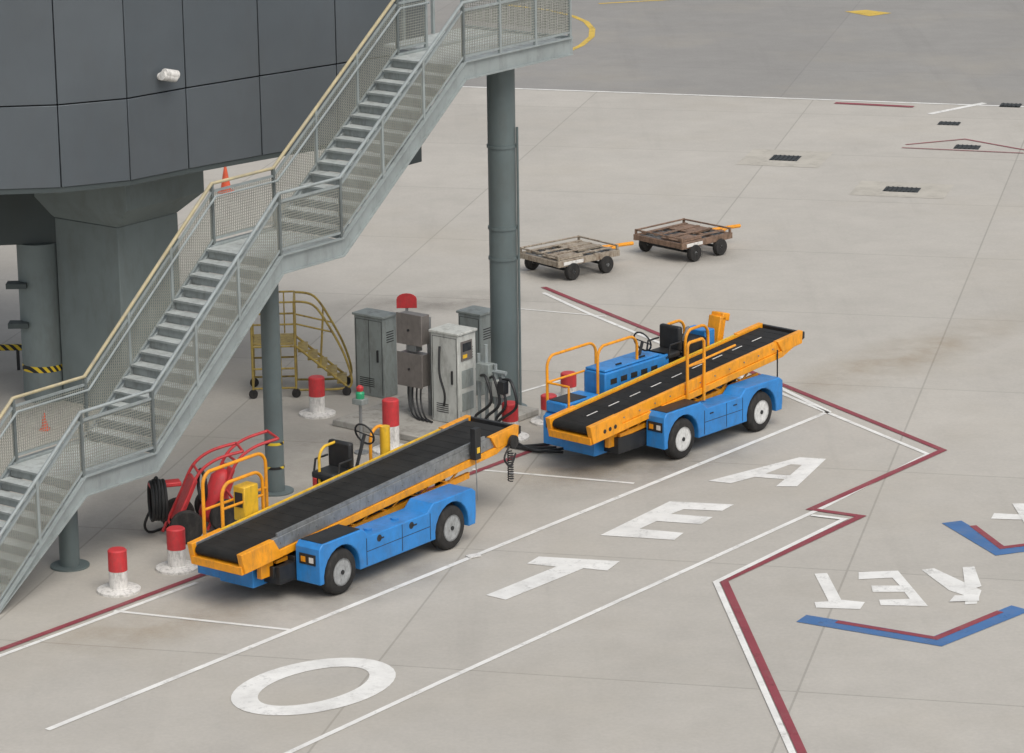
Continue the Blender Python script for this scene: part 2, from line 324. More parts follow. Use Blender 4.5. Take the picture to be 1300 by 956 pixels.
def loader(pf,pr,opt):
    A=G(*pf); B_=G(*pr); wb=(B_-A).length; o=Ob("belt_loader",A,B_-A)
    R=.385; W_=opt['W']; xf=opt['xf']; sp=opt['sp']; xr=wb+.64; xn=-.56
    top=[(xr+.02,.48),(xr+.02,.88),(xr-.08,.95),(wb-.5,.95),(wb-.66,.82),(.72,.82),(.52,.98),(xn+.08,.98),(xn,.90)]
    prism(o("near_fender_body",'blue',.018),arch_profile(xn,xr,[0,wb],R,.30,top,.46),.0,sp)
    topf=[(xr+.02,.48),(xr+.02,.86),(xr-.08,.90),(xf+.1,.90),(xf,.82)]
    prism(o("far_fender_body",'blue',.018),arch_profile(xf,xr,[0,wb],R,.30,topf,.46),W_-.5,W_)
    box(o("chassis_frame",'black'),xf+.25,xr-.05,sp+.01,W_-.51,.32,.62)
    box(o("front_bumper",'blue',.015),xf-.02,xf+.35,sp+.35,W_-.505,.27,.60)
    box(o("deck_plate",'blue',.01),.3,xr-.1,sp+.005,W_-.505,.625,.70)
    box(o("arch_liner",'black'),-.5,.5,.26,.30,.35,.82) ; box(o("arch_liner",'black'),wb-.5,wb+.5,.26,.30,.35,.82)
    box(o("near_step",'black',.005),xn+.10,.5,.03,sp-.03,.982,.992)
    bm=o("panel_seams",'black')
    for x in (.62,(wb)/2+.1,wb-.6): box(bm,x-.006,x+.006,-.004,.01,.34,.80)
    box(bm,.62,wb-.6,-.003,.01,.565,.575)
    for x in (wb*.35,wb*.65): box(bm,x-.05,x+.05,-.012,.01,.70,.72)
    lb=o("headlamps",'lamp'); lk=o("lamp_housings",'black')
    for y in (sp*.5,W_-.25):
        xx=xn if y<1 else xf
        box(lk,xx-.012,xx+.02,y-.17,y+.17,.62,.80); box(lb,xx-.02,xx+.02,y-.13,y-.04,.66,.75); box(o("indicators",'orange'),xx-.02,xx+.02,y+.04,y+.13,.66,.75)
    box(o("tow_hitch",'black'),xn-.25,xn+.1,sp+.1,sp+.35,.33,.5)
    cyl(o("tow_hitch",'black'),(xn-.2,sp+.22,.25),(xn-.2,sp+.22,.62),.04)
    for x in (0,wb):
        wheel(o,x,.012,R,.25,opt['rim'],-1); wheel(o,x,W_-.012,R,.25,opt['rim'],1)
        cyl(o("axles",'black'),(x,.2,R),(x,W_-.2,R),.07)
    xl,zl,xh,zh=opt['belt']; y0,y1=opt['by']; Lb=math.hypot(xh-xl,zh-zl); th=math.atan2(zh-zl,xh-xl)
    def P(s,dz): return (xl+s*math.cos(th)-dz*math.sin(th), zl+s*math.sin(th)+dz*math.cos(th))
    def bar(part,m,s0,s1,d0,d1,ya,yb,bev=0.0,s0b=None,s1b=None):
        prism(o(part,m,bev),[P(s0 if s0b is None else s0b,d0),P(s1 if s1b is None else s1b,d0),P(s1,d1),P(s0,d1)],ya,yb)
    r=.085; pts=[]
    for k in range(9):
        a_=math.pi/2+math.pi*k/8; pts.append(P(r+.01+r*math.cos(a_),-r+r*math.sin(a_)))
    for k in range(9):
        a_=-math.pi/2+math.pi*k/8; pts.append(P(Lb-r-.01+r*math.cos(a_),-r+r*math.sin(a_)))
    prism(o("conveyor_belt",'rubber'),pts,y0+.09,y1-.09)
    cl=o("belt_cleats",'rubber')
    n=int(Lb/.28)
    for i in range(n):
        s=.2+i*.28
        if s<Lb-.15: prism(cl,[P(s,.0),P(s+.02,.0),P(s+.02,.002),P(s,.002)],y0+.11,y1-.11)
    if opt['dash']:
        dm=o("belt_marks",'bwhite'); s=.5
        while s<Lb-.5:
            prism(dm,[P(s,.005),P(s+.3,.005),P(s+.3,.008),P(s,.008)],(y0+y1)/2-.015,(y0+y1)/2+.012); s+=.62
    for ya,yb in ((y0,y0+.075),(y1-.075,y1)):
        bar("conveyor_side_rails",opt['rail'],.06,Lb-.02,-.17,.035,ya,yb,.008)
    for ya,yb in ((y0-.03,y0+.06),(y1-.06,y1+.03)):
        bar("conveyor_frame",'orange',.25,Lb-.12,-.30,-.175,ya,yb,.008,.45,Lb-.6)
        bar("conveyor_nose",'orange',-.04,.75,-.30,.045,ya-.01,yb+.01,.01,.02,.95)
        bar("conveyor_head",'orange',Lb-.75,Lb+.06,-.2,.05,ya-.01,yb+.01,.01,Lb-.6,Lb+.02)
    bar("nose_plate",'orange',-.02,.12,-.32,-.18,y0,y1,.01)
    bar("rail_edge_strip",'yellow',.7,Lb-.8,.037,.052,y1-.07,y1-.015)
    if opt['rail']!='orange':
        bar("rail_guard",'steel',.9,Lb-.85,.04,.10,y0+.01,y0+.05)
    rl=o("head_rollers",'steel')
    for k in range(4):
        x,z=P(Lb-.05+.09*k-.1,-.07-.02*k); cyl(rl,(x,y0+.02,z),(x,y1-.02,z),.035)
    bx,bz=P(Lb+.06,-.04); box(o("rubber_bumper",'black',.01),bx,bx+.08,y0-.02,y1+.02,bz-.09,bz+.05)
    bo=o("rail_bolts",'steel')
    for k in range(int(Lb/.45)):
        x,z=P(.5+k*.45,-.07); cyl(bo,(x,y0+.01,z),(x,y0-.012,z),.016,n=6)
    for k in range(int(Lb/.7)):
        s=.6+k*.7
        if s<Lb-.4:
            x,z=P(s,-.24); box(o("cross_members",'orange'),x-.03,x+.03,y0+.05,y1-.05,z-.04,z+.04)
    sub=o("lift_frame",'orange',.006)
    for yy in (y0+.08,y1-.14):
        xa,za=P(.9,-.46); xb,zb=P(Lb-1.25,-.50)
        prism(sub,[(xa,za-.02),(xb,zb-.06),(xb,zb+.05),(xa,za+.07)],yy,yy+.06)
        for k in range(6):
            s0=1.0+k*(Lb-2.4)/6; s1=s0+(Lb-2.4)/6*.5; s2=s0+(Lb-2.4)/6
            p0=P(s0,-.29); p1=P(s1,-.47); p2=P(s2,-.29)
            tube(sub,[(p0[0],yy+.03,p0[1]),(p1[0],yy+.03,p1[1])],.02,6); tube(sub,[(p1[0],yy+.03,p1[1]),(p2[0],yy+.03,p2[1])],.02,6)
    hx=o("hydraulics",'steel'); hb=o("lift_posts",'black')
    for yy in (y0+.2,y1-.2):
        x,z=P(Lb-2.1,-.3); tube(hx,[(wb-.5,yy,.66),(x,yy,z)],.03,10); tube(hb,[(wb-.5,yy,.6),((wb-.5+x)/2,yy,(.66+z)/2)],.05,10)
        x2,z2=P(2.1,-.28); box(hb,x2-.06,x2+.06,yy-.05,yy+.05,.5,z2)
        x3,z3=P(Lb-1.9,-.3); box(hb,x3-.09,x3+.05,yy-.06,yy+.06,.68,z3)
    for k in range(4):
        yy=y0+.3+.15*k; q=[]
        for j in range(7):
            x,z=P(.8+j*(Lb-2)/6,-.33-(.06 if j%2 else 0)-.02*k); q.append((x,yy,z))
        tube(o("belt_hoses",'black'),smooth(q,4),.015,6)
    return o,wb,P,Lb,y0,y1
def hoop(o,part,m,x0,x1,y,z0,z1,r=.025,n=12,cr=.22,mid=None):
    pts=[(x0,y,z0),(x0,y,z1-cr)]
    for k in range(1,6):
        a_=math.pi-math.pi/2*k/6; pts.append((x0+cr+cr*math.cos(a_),y,z1-cr+cr*math.sin(a_)))
    for k in range(0,7):
        a_=math.pi/2-math.pi/2*k/6; pts.append((x1-cr+cr*math.cos(a_),y,z1-cr+cr*math.sin(a_)))
    pts.append((x1,y,z0)); tube(o(part,m),pts,r,8)
    if mid: 
        for z in mid: tube(o(part,m),[(x0,y,z),(x1,y,z)],r*.8,8)
def seat(o,x,y,z):
    box(o("driver_seat",'black',.04),x-.25,x+.25,y-.25,y+.25,z,z+.13)
    box(o("driver_seat",'black',.04),x+.2,x+.32,y-.25,y+.25,z+.1,z+.58)
    box(o("seat_base",'black'),x-.18,x+.18,y-.18,y+.18,.9,z-.005)
    for s in (-.27,.27): tube(o("seat_arms",'black'),[(x+.22,y+s,z+.3),(x-.1,y+s,z+.3),(x-.14,y+s,z+.1)],.02,6)
def steer(o,x,y,z):
    c=Vector((x,y,z)); t=[]
    for k in range(18):
        a_=2*math.pi*k/18; t.append(c+Vector((.07*math.cos(a_)*-1+0,.2*math.sin(a_),.19*math.cos(a_))))
    tube(o("steering_wheel",'black'),t,.018,6,True); tube(o("steering_wheel",'black'),[(x-.35,y,.9),(x,y,z)],.03,8)
    tube(o("steering_wheel",'black'),[t[4],c,t[13]],.012,6)
# first loader
o,wb,P,Lb,y0,y1=loader((436,755),(575,698),dict(W=2.1,xf=-1.2,sp=.52,rim='rimg',belt=(-1.75,1.0,5.5,1.44),by=(.62,1.72),dash=False,rail='steel'))
for yy,xa,xb,zz in ((2.05,-1.05,.5,1.98),(1.82,-.85,.15,1.78)): hoop(o,"guard_rails",'orange',xa,xb,yy,.88,zz,.03,mid=[1.35])
box(o("control_box",'yellow',.02),-.35,.0,1.78,2.03,1.0,1.6); box(o("control_box_panel",'black'),-.365,-.352,1.82,1.98,1.25,1.5)
box(o("control_pedestal",'black'),-.3,-.1,1.85,1.95,.88,1.0)
box(o("engine_cowl",'blue',.03),2.9,wb+.5,1.78,2.08,.9,1.12)
seat(o,2.1,1.98,1.15); steer(o,3.0,1.98,1.7)
hoop(o,"seat_rail",'yellow',1.9,2.55,2.08,.9,1.7,.025)
tube(o("rear_post",'yellow'),[(3.45,1.9,.9),(3.45,1.9,1.75)],.09,12); hoop(o,"rear_guard",'orange',3.15,3.6,1.98,.9,1.75,.03)
x,z=P(Lb-1.25,.05); box(o("side_control",'black',.01),x-.10,x+.06,y0-.16,y0-.045,z-.22,z+.34); box(o("side_control_face",'yellow'),x-.06,x+.02,y0-.166,y0-.161,z-.1,z+.0)
tube(o("aerial",'steel'),[(x-.02,y0-.1,z-.2),(x-.05,y0-.15,z-.95)],.01,6)
x,z=P(Lb-.25,-.3); pts=[]
for k in range(90):
    a_=k*.9; pts.append((x+.05*math.cos(a_),y0-.06+.05*math.sin(a_),z-.05-k*.006))
tube(o("coiled_cable",'black'),pts,.012,5)
lathe(o("head_wheel",'tyre'),[(.05,0),(.12,0),(.12,.06),(.05,.06)],(x+.05,y0-.12,z+.12),'y',20)
tube(o("hose_loops",'black'),smooth([(x,y0-.08,z+.1),(x-.25,y0-.12,z-.1),(x-.1,y0-.14,z-.28),(x+.1,y0-.1,z-.1)]),.018,6)
tube(o("hydraulic_hoses",'black'),smooth([(-.9,.7,.5),(-.6,.6,.42),(-.3,.75,.55),(.1,.6,.6)]),.025,6)
box(o("valve_block",'black',.01),-1.0,-.65,.62,1.0,.42,.62); box(o("valve_block",'black',.01),-.55,-.3,.55,.9,.5,.7)
box(o("nose_support",'orange',.01),-1.2,-.9,.7,.8,.45,.72); box(o("nose_support",'orange',.01),-1.2,-.9,1.45,1.55,.45,.72)
for k in range(2): lathe(o("deck_filler_caps",'blue'),[(.001,0),(.07,0),(.07,.03),(.001,.04)],(.95+k*.7,.24,.822),'z',16)
lathe(o("number_discs",'black'),[(.001,-.004),(.06,-.004),(.06,.01)],(wb*.62,0,.72),'y',20); lathe(o("number_discs",'black'),[(.001,-.004),(.06,-.004),(.06,.01)],(.95,0,.72),'y',20)
o.done()
# second loader
o,wb,P,Lb,y0,y1=loader((868,583),(967,548),dict(W=2.05,xf=-1.6,sp=.44,rim='rimw',belt=(-2.2,1.0,4.1,1.52),by=(.40,1.40),dash=True,rail='orange'))
box(o("side_console",'blue',.03),-.45,1.45,1.5,2.03,.905,1.48); box(o("console_lid",'blue',.02),-.43,1.2,1.52,2.01,1.482,1.53)
vm=o("console_vents",'black')
for k in range(5): box(vm,-.3+k*.3,-.12+k*.3,1.492,1.505,1.24,1.34)
for k in range(2): box(o("lid_handles",'black'),.0+k*.7,.15+k*.7,1.6,1.63,1.532,1.56)
box(o("front_locker",'blue',.03),-1.55,-.6,1.52,2.02,.905,1.12); box(o("front_locker_lid",'black',.01),-1.5,-.9,1.56,1.98,1.122,1.132)
hoop(o,"guard_rails",'orange',-1.5,-.1,2.02,.9,1.95,.028,mid=[1.45]); hoop(o,"guard_rails",'orange',-.55,.6,1.6,.95,2.0,.028)
tube(o("guard_rails",'orange'),[(-1.5,2.02,1.45),(-1.5,1.5,1.45),(-1.5,1.5,.9)],.025)
seat(o,1.55,1.75,1.35); steer(o,.95,1.75,1.78)
box(o("engine_cowl",'black',.03),1.9,2.6,1.5,2.0,.905,1.6); hoop(o,"engine_guard",'orange',1.9,2.6,1.47,.95,1.85,.03,mid=[1.3]); hoop(o,"engine_guard",'orange',1.95,2.6,2.05,.95,1.85,.03)
for z in (1.1,1.2,1.3,1.4): box(o("engine_details",'steel'),1.89,1.9,1.55,1.95,z,z+.03)
tube(o("engine_pipes",'steel'),smooth([(2.0,1.6,1.6),(2.1,1.6,1.75),(2.4,1.8,1.75),(2.5,1.9,1.6)]),.04,8)
box(o("rear_panel",'blue',.02),2.55,2.85,1.5,2.0,.9,1.7)
T=Matrix.Translation((2.85,1.75,0))@Matrix.Rotation(.22,4,'Y'); box(o("exhaust_housing",'orange',.02),-.09,.09,-.15,.15,1.0,1.88,T); box(o("exhaust_housing",'orange',.02),-.02,.2,-.15,.15,1.8,1.95,T)
hoop(o,"side_rail",'orange',.55,1.05,y0-.05,.85,2.05,.03,cr=.1,mid=[1.6])
tube(o("side_rail",'orange'),[(.55,y0-.05,1.6),(2.0,y0-.05,1.72)],.022)
x,z=P(Lb-.8,-.3); tube(o("rear_cable",'black'),[(x,y0-.05,z+.2),(x,y0-.05,z-.55)],.015,6)
box(o("rear_light",'bred'),wb+.67,wb+.69,.1,.3,.7,.8)
tube(o("hydraulic_hoses",'black'),smooth([(-1.3,.6,.5),(-1.0,.5,.4),(-.7,.6,.55),(-.3,.5,.6)]),.025,6)
box(o("valve_block",'black',.01),-1.2,-.8,.55,.95,.4,.6)
box(o("nose_support",'orange',.01),-1.5,-1.2,.55,.65,.45,.78); box(o("nose_support",'orange',.01),-1.5,-1.2,1.2,1.3,.45,.78)
for k in range(3):
    x,z=P(.35+k*.15,-.15); lathe(o("side_markers",'black'),[(.001,-.005),(.04,-.005),(.04,.01)],(x,y0-.04,z),'y',14)
o.done()
# ------------------------------------------------------------------ staircase
WD=1.5
B0=G(350,624)+W*(WD/2)
def PN(u,v,w=0.0):
    p=hit(u,v,B0-W*w,W); q=p-B0; return q.dot(S),p.z
st=Ob("external_staircase",B0,S)
A1,A2,A3,A4,A5,A6=[PN(*p) for p in ((105,627),(195,600),(355,347),(432,325),(587,100),(722,70))]
DP=.30
z1=(A1[1]+A2[1])/2+DP; z2=(A3[1]+A4[1])/2+DP; z3=(A5[1]+A6[1])/2+DP
sl=(z2-z1)/(A3[0]-A2[0]); tb=A1[0]-z1/sl
way=[(tb,0.0),(A1[0],z1),(A2[0],z1),(A3[0],z2),(A4[0],z2),(A5[0],z3),(A6[0],z3)]
for y in (-.05,WD):
    bm=st("stringers",'galv',.006)
    for (ta,za),(tc,zc) in zip(way[:-1],way[1:]):
        prism(bm,[(ta,max(za-DP,0)),(tc,zc-DP),(tc,zc+.04),(ta,za+.04)],y,y+.05)
    fl=st("stringer_flanges",'galv')
    for (ta,za),(tc,zc) in zip(way[:-1],way[1:]):
        yy=y-.06 if y<0 else y+.052
        prism(fl,[(ta,max(za-DP,0)),(tc,zc-DP),(tc,zc-DP+.02),(ta,max(za-DP,0)+.02)],yy,yy+.058)
        prism(fl,[(ta,za+.02),(tc,zc+.02),(tc,zc+.038),(ta,za+.038)],yy,yy+.058)
for i in (0,2,4):
    (ta,za),(tc,zc)=way[i],way[i+1]; n=max(1,round((zc-za)/.18)); g=(tc-ta)/n; rs=(zc-za)/n
    for k in range(n):
        t0=ta+k*g; zt=za+(k+1)*rs
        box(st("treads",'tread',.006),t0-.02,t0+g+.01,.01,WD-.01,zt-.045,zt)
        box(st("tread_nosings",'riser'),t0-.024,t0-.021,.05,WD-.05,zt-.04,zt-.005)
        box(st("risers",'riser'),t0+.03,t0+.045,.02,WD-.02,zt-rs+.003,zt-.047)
for i in (1,3):
    (ta,za),(tc,zc)=way[i],way[i+1]; box(st("landings",'tread',.005),ta,tc,.01,WD-.01,za-.06,za-.002)
    for k in range(3):
        t=ta+(tc-ta)*(k+.5)/3; box(st("landing_beams",'galv'),t-.05,t+.05,.01,WD-.01,za-.26,za-.065)
(ta,za),(tc,zc)=way[5],way[6]
PW=2.6
box(st("landings",'tread',.005),ta,tc,.01,WD-.01,za-.06,za-.002); box(st("top_platform",'tread',.005),ta+.9,tc,WD+.06,PW,za-.06,za-.002)
box(st("end_beam",'galv',.005),tc+.002,tc+.07,-.05,PW,za-.30,za+.05)
for k in range(4):
    t=ta+.3+(tc-ta-.5)*k/3; box(st("landing_beams",'galv'),t-.05,t+.05,.01,WD-.01,za-.26,za-.065)
RH=1.12
def railing(pts,y,top):
    for (ta,za),(tc,zc) in zip(pts[:-1],pts[1:]):
        L_=tc-ta; n=max(1,round(L_/1.15))
        for k in range(n+1):
            t=ta+L_*k/n; z=za+(zc-za)*k/n
            box(st("rail_posts",'galv'),t-.028,t+.028,y-.028,y+.028,z+.02,z+RH)
        f=lambda t:za+(zc-za)*(t-ta)/L_
        bm=st("mesh_infill",'mesh'); sp=.05; t=ta+.04
        while t<tc:
            z=f(t); box(bm,t-.0055,t+.0055,y-.004,y+.004,z+.14,z+.98); t+=sp
        h=.17
        while h<.98:
            prism(bm,[(ta,za+h-.0055),(tc,zc+h-.0055),(tc,zc+h+.0055),(ta,za+h+.0055)],y-.009,y-.0045); h+=.05
        for hh in (.13,.98): prism(st("rail_frames",'galv'),[(ta,za+hh-.02),(tc,zc+hh-.02),(tc,zc+hh+.02),(ta,za+hh+.02)],y-.02,y+.02)
    tube(st(*top),[(t,y,z+RH) for t,z in pts],.033,10)
    s=1 if y<1 else -1
    tube(st("inner_handrail",'galv'),[(t,y+s*.09,z+.9) for t,z in pts],.022,8)
railing(way,-.03,("near_top_rail",'galv'))
railing([way[0],way[1],way[2],way[3],way[4],(A5[0],z3),(A5[0]+.85,z3)],WD+.03,("far_top_rail",'cream'))
n=int(PW/.055)
for k in range(n): box(st("mesh_infill",'mesh'),tc+.03,tc+.038,.03+k*.055,.039+k*.055,z3+.14,z3+.98)
for k in range(15): box(st("mesh_infill",'mesh'),tc+.024,tc+.03,0,PW,z3+.17+k*.055,z3+.179+k*.055)
for yy in (.85,1.7,PW): box(st("rail_posts",'galv'),tc,tc+.055,yy-.028,yy+.028,z3,z3+RH)
tube(st("near_top_rail",'galv'),[(tc+.03,-.03,z3+RH),(tc+.03,PW,z3+RH)],.033,10)
for t in (tc-.9,tc-1.8): box(st("rail_posts",'galv'),t-.028,t+.028,PW-.03,PW+.03,z3,z3+RH)
def column(t,y,r,ztop,bands=()):
    cyl(st("support_columns",'pillar'),(t,y,.03),(t,y,ztop),r,n=32)
    lathe(st("column_bases",'pillar'),[(r+.16,0),(r+.16,.03),(r+.02,.03)],(t,y,0),'z',32)
    for zb in bands: lathe(st("column_bands",'pillar'),[(r+.001,zb),(r+.02,zb),(r+.02,zb+.05),(r+.001,zb+.05)],(t,y,0),'z',32)
column(0,.75,.17,z2-.06)
cyl(st("hazard_bands",'haz'),(0,.75,.45),(0,.75,.50),.176,n=24); cyl(st("hazard_bands",'haz'),(0,.75,.9),(0,.75,.95),.176,n=24)
p=hit(641,470,B0-W*(WD/2),W); t2=(p-B0).dot(S)
column(t2,.75,.27,z3-.07,(3.0,3.6,5.2))
p=hit(88,700,B0-W*(WD/2),W); t3=(p-B0).dot(S); column(t3,.75,.17,z1-.06)
tube(st("column_conduit",'pillar'),[(t2+.1,.45,.0),(t2+.1,.45,5.6)],.025)
box(st("platform_girder",'galv',.01),A5[0]-.1,tc,.6,.9,z3-.28,z3-.065)
st.done()
# ------------------------------------------------------------------ terminal building
ZB=5.1
bp=[(-200,258),(-10,241),(78,238),(166,229),(240,214),(333,197),(430,180),(545,160)]
PT=[G(u,v,ZB) for u,v in bp]
bd=Ob("terminal_building",(0,0,0))
back=[PT[-1]-W*7, PT[0]-W*7+Vector((-3,4,0))]
ins=[q-W*.12+Vector((0,.05,0)) for q in PT]
plan(bd("building_core",'gap'),[(q.x,q.y) for q in ins+back],ZB+.02,11.5)
for q0,q1 in zip(PT[:-1],PT[1:]):
    dd=(q1-q0); L_=dd.length; dd.normalize(); nn=Vector((-dd.y,dd.x,0))
    X=Matrix(((dd.x,nn.x,0,q0.x),(dd.y,nn.y,0,q0.y),(0,0,1,0),(0,0,0,1)))
    for za,zc in ((ZB,6.62),(6.645,9.3),(9.325,11.5)):
        box(bd("facade_panels",'panel',.008),.012,L_-.012,0,.09,za,zc,X)
    box(bd("bottom_trim",'darkc'),0,L_,.02,.12,ZB-.10,ZB-.003,X)
q=PT[-1]; X=Matrix(((-W.x,S.x,0,q.x),(-W.y,S.y,0,q.y),(0,0,1,0),(0,0,0,1)))
box(bd("end_wall",'panel',.01),.1,6.5,.01,.1,ZB,11.5,X)
box(bd("under_unit",'darkc',.02),.2,1.0,-.6,0,ZB-.75,ZB-.02,X)
def ob_box(part,m,c,hx,hy,z0,z1,bev=.02,dirx=W):
    ny=Vector((-dirx.y,dirx.x,0)); X=Matrix(((dirx.x,ny.x,0,c.x),(dirx.y,ny.y,0,c.y),(0,0,1,0),(0,0,0,1))); box(bd(part,m,bev),-hx,hx,-hy,hy,z0,z1,X)
pc=G(158,505); ob_box("main_pillar",'pillarc',pc,.85,.85,0,3.72)
bm=bd("pillar_haunch",'pillarc',.01)
def ring4(hx,hy,z): return [bm.verts.new((pc.x+W.x*a_*hx+S.x*b_*hy,pc.y+W.y*a_*hx+S.y*b_*hy,z)) for a_,b_ in ((-1,-1),(1,-1),(1,1),(-1,1))]
r1,r2,r3=ring4(.85,.85,3.725),ring4(1.35,1.1,4.15),ring4(1.35,1.1,5.05)
fs=[bm.faces.new(r1),bm.faces.new(r3)]
for A_,B_ in ((r1,r2),(r2,r3)):
    for k in range(4): fs.append(bm.faces.new([A_[k],A_[(k+1)%4],B_[(k+1)%4],B_[k]]))
bmesh.ops.recalc_face_normals(bm,faces=fs)
pcy=G(58,505); cyl(bd("round_pillar",'pillarc'),pcy,pcy+Vector((0,0,3.2)),.42,n=36)
cyl(bd("pillar_hazard_band",'haz'),pcy+Vector((0,0,.62)),pcy+Vector((0,0,.74)),.425,n=36)
ca=G(-160,512); cb=G(84,500); dx=(cb-ca).normalized(); mid=(ca+cb)/2; ob_box("cross_beam",'darkc',mid,(cb-ca).length/2,.5,3.2,5.0,.02,dx)
for zz in (1.6,2.4):
    c=pcy+Vector((-.45,-.35,zz)); box(bd("pillar_brackets",'darkc'),c.x-.15,c.x+.25,c.y-.15,c.y+.15,zz-.05,zz+.05)
bd.done()
pc2=G(-15,470); o=Ob("safety_barrier",pc2); box(o("hazard_beam",'haz',.01),-1.5,.85,-.05,.05,.42,.54); box(o("posts",'black'),-.9,-.84,-.03,.03,0,.42); box(o("posts",'black'),.6,.66,-.03,.03,0,.42); o.done()
dd=(PT[4]-PT[3]).normalized(); nn=Vector((dd.y,-dd.x,0)); sp_=hit(203,97,PT[3],nn)
o=Ob("security_camera",sp_,nn)
cyl(o("wall_plate",'bwhite'),(0,0,0),(.03,0,0),.07); tube(o("bracket",'bwhite'),[(.02,0,0),(.16,0,-.02),(.2,0,0)],.025)
tube(o("housing",'bwhite'),[(.2,-.12,.05),(.2,.20,-.03)],.085,16); tube(o("sunshield",'bwhite'),[(.2,-.06,.09),(.2,.24,.015)],.09,16); tube(o("lens",'glass'),[(.2,.20,-.03),(.2,.215,-.034)],.06,16); o.done()
# ------------------------------------------------------------------ bollards
def bollard(u,v,h=.66,r=.155,disc=True):
    o=Ob("bollard",G(u,v)); r_=r
    lathe(o("white_post",'bwhite'),[(r_,.0),(r_,h*.5)],(0,0,0),'z',24)
    lathe(o("red_sleeve",'bred'),[(r_+.003,h*.5),(r_+.003,h-.02),(r_-.02,h),(.01,h+.003)],(0,0,0),'z',24)
    if disc: lathe(o("base_disc",'bwhite'),[(.36,0),(.36,.04),(.32,.06),(r_+.01,.07)],(0,0,0),'z',32)
    o.done()
for u,v,h in ((151,750,.72),(225,722,.72),(403,526,.76),(497,572,1.0),(648,556,.7),(697,536,.55),(722,507,.55),(409,642,.55)): bollard(u,v,h)
# ------------------------------------------------------------------ service island
k0=G(532,556); o=Ob("kerb_island",k0,W)
box(o("plinth",'kerb',.02),-1.9,.9,-.3,2.6,0,.13); o.done()
def cabinet(name,u,v,w,dp,h,m,z0=0,doors=1,vents=True):
    o=Ob(name,G(u,v)+Vector((0,0,z0)),W)
    box(o("body",m,.015),-w/2,w/2,0,dp,0,h); box(o("roof",m,.01),-w/2-.03,w/2+.03,-.03,dp+.03,h+.002,h+.05)
    bm=o("door_gaps",'black')
    for k in range(doors+1):
        x=-w/2+.04+(w-.08)*k/doors; box(bm,x-.005,x+.005,-.004,.01,.06,h-.06)
    box(bm,-w/2+.04,w/2-.04,-.004,.01,h-.065,h-.058); box(bm,w/2-.16,w/2-.13,-.03,.0,h*.45,h*.6)
    if vents:
        for k in range(5): box(bm,-w/2+.12,w/2-.25,-.005,.01,.2+.04*k,.215+.04*k); box(bm,w/2-.005,w/2+.004,.1,dp-.1,h-.5+.05*k,h-.48+.05*k)
    return o
o=cabinet("electrical_cabinet",470,503,.74,.42,1.62,'cabg',0,2); o.done()
o=cabinet("ground_power_cabinet",566,545,.66,.55,1.75,'cabw',.13,1)
box(o("display_frame",'boxg',.005),.331,.35,.08,.42,1.24,1.62); box(o("display",'glass'),.351,.356,.12,.38,1.42,1.58); box(o("label",'yellow'),.351,.356,.12,.25,1.29,1.36)
for zz in (.25,.7): box(o("side_panels",'cabg',.005),.332,.34,.1,.45,zz,zz+.35)
tube(o("door_cable",'black'),smooth([(-.1,-.02,1.5),(-.05,-.1,1.0),(.05,-.08,.6),(.0,-.04,.35)]),.022,6); o.done()
o=cabinet("electrical_cabinet",597,500,.55,.5,1.62,'cabg',.0,1); o.done()
o=Ob("junction_box_stand",G(528,535)+Vector((0,0,.13)),W)
for x in (-.25,.25): box(o("posts",'steel'),x-.03,x+.03,.12,.18,0,1.95)
box(o("upper_box",'boxg',.012),-.28,.3,-.15,.11,1.45,2.02); box(o("lower_box",'boxg',.012),-.28,.3,-.15,.11,.62,1.25)
box(o("box_lids",'boxg',.01),-.30,.32,-.17,-.152,1.43,2.04); box(o("box_lids",'boxg',.01),-.30,.32,-.17,-.152,.60,1.27)
box(o("small_box",'steel',.01),-.1,.12,-.1,.1,1.28,1.42)
for x in (-.15,-.05,.05,.15): tube(o("conduits",'black'),smooth([(x,.0,.62),(x,-.02,.3),(x+.2,-.15,.05),(x+.5,-.3,.03)]),.018,6)
lathe(o("latches",'black'),[(.001,-.19),(.025,-.19),(.025,-.17)],(.0,0,1.72),'y',10); lathe(o("latches",'black'),[(.001,-.19),(.025,-.19),(.025,-.17)],(.0,0,.95),'y',10)
o.done()
o=Ob("stop_sign",G(519,505),(1,0,0)); tube(o("pole",'steel'),[(0,0,0),(0,0,1.9)],.03)
pr=[(-.2,1.84),(.2,1.84),(.2,2.02)]+[(.2*math.cos(t*math.pi/8),2.02+.12*math.sin(t*math.pi/8)) for t in range(1,8)]+[(-.2,2.02)]
prism(o("red_plate",'bred',.005),pr,-.05,-.03); o.done()
o=Ob("hydrant_pipework",G(625,548)+Vector((0,0,.0)),W)
for x,h in ((-.3,1.5),(-.12,1.7),(.1,1.35),(.28,1.2)): tube(o("risers",'galv'),[(x,.0,0),(x,0,h)],.035)
tube(o("header",'galv'),[(-.35,0,1.2),(.35,0,1.2)],.045); 
lathe(o("valve_wheel",'steel'),[(.06,-.1),(.12,-.1),(.12,-.07),(.06,-.07)],(.1,0,.9),'y',20)
box(o("valve_box",'cabw',.01),.12,.38,-.15,.1,.75,1.05); box(o("meter_box",'cabg',.01),-.25,.05,-.16,.05,1.0,1.35)
for a_,b_,c_ in ((.05,.25,0.),(.3,.15,.2),(.35,.35,-.2),(-.2,.3,.1)):
    tube(o("hoses",'black'),smooth([(a_,-.1,1.1),(a_+b_,-.3,1.15),(a_+b_+.15,-.35,.7),(a_+.1,-.4,.35),(a_+.5+c_,-.6,.12),(a_+1.1+c_,-.7,.05),(a_+1.7,-.3+c_,.05)]),.028,8)
box(o("coupling",'black',.01),.45,.6,-.4,-.25,.9,1.15); o.done()
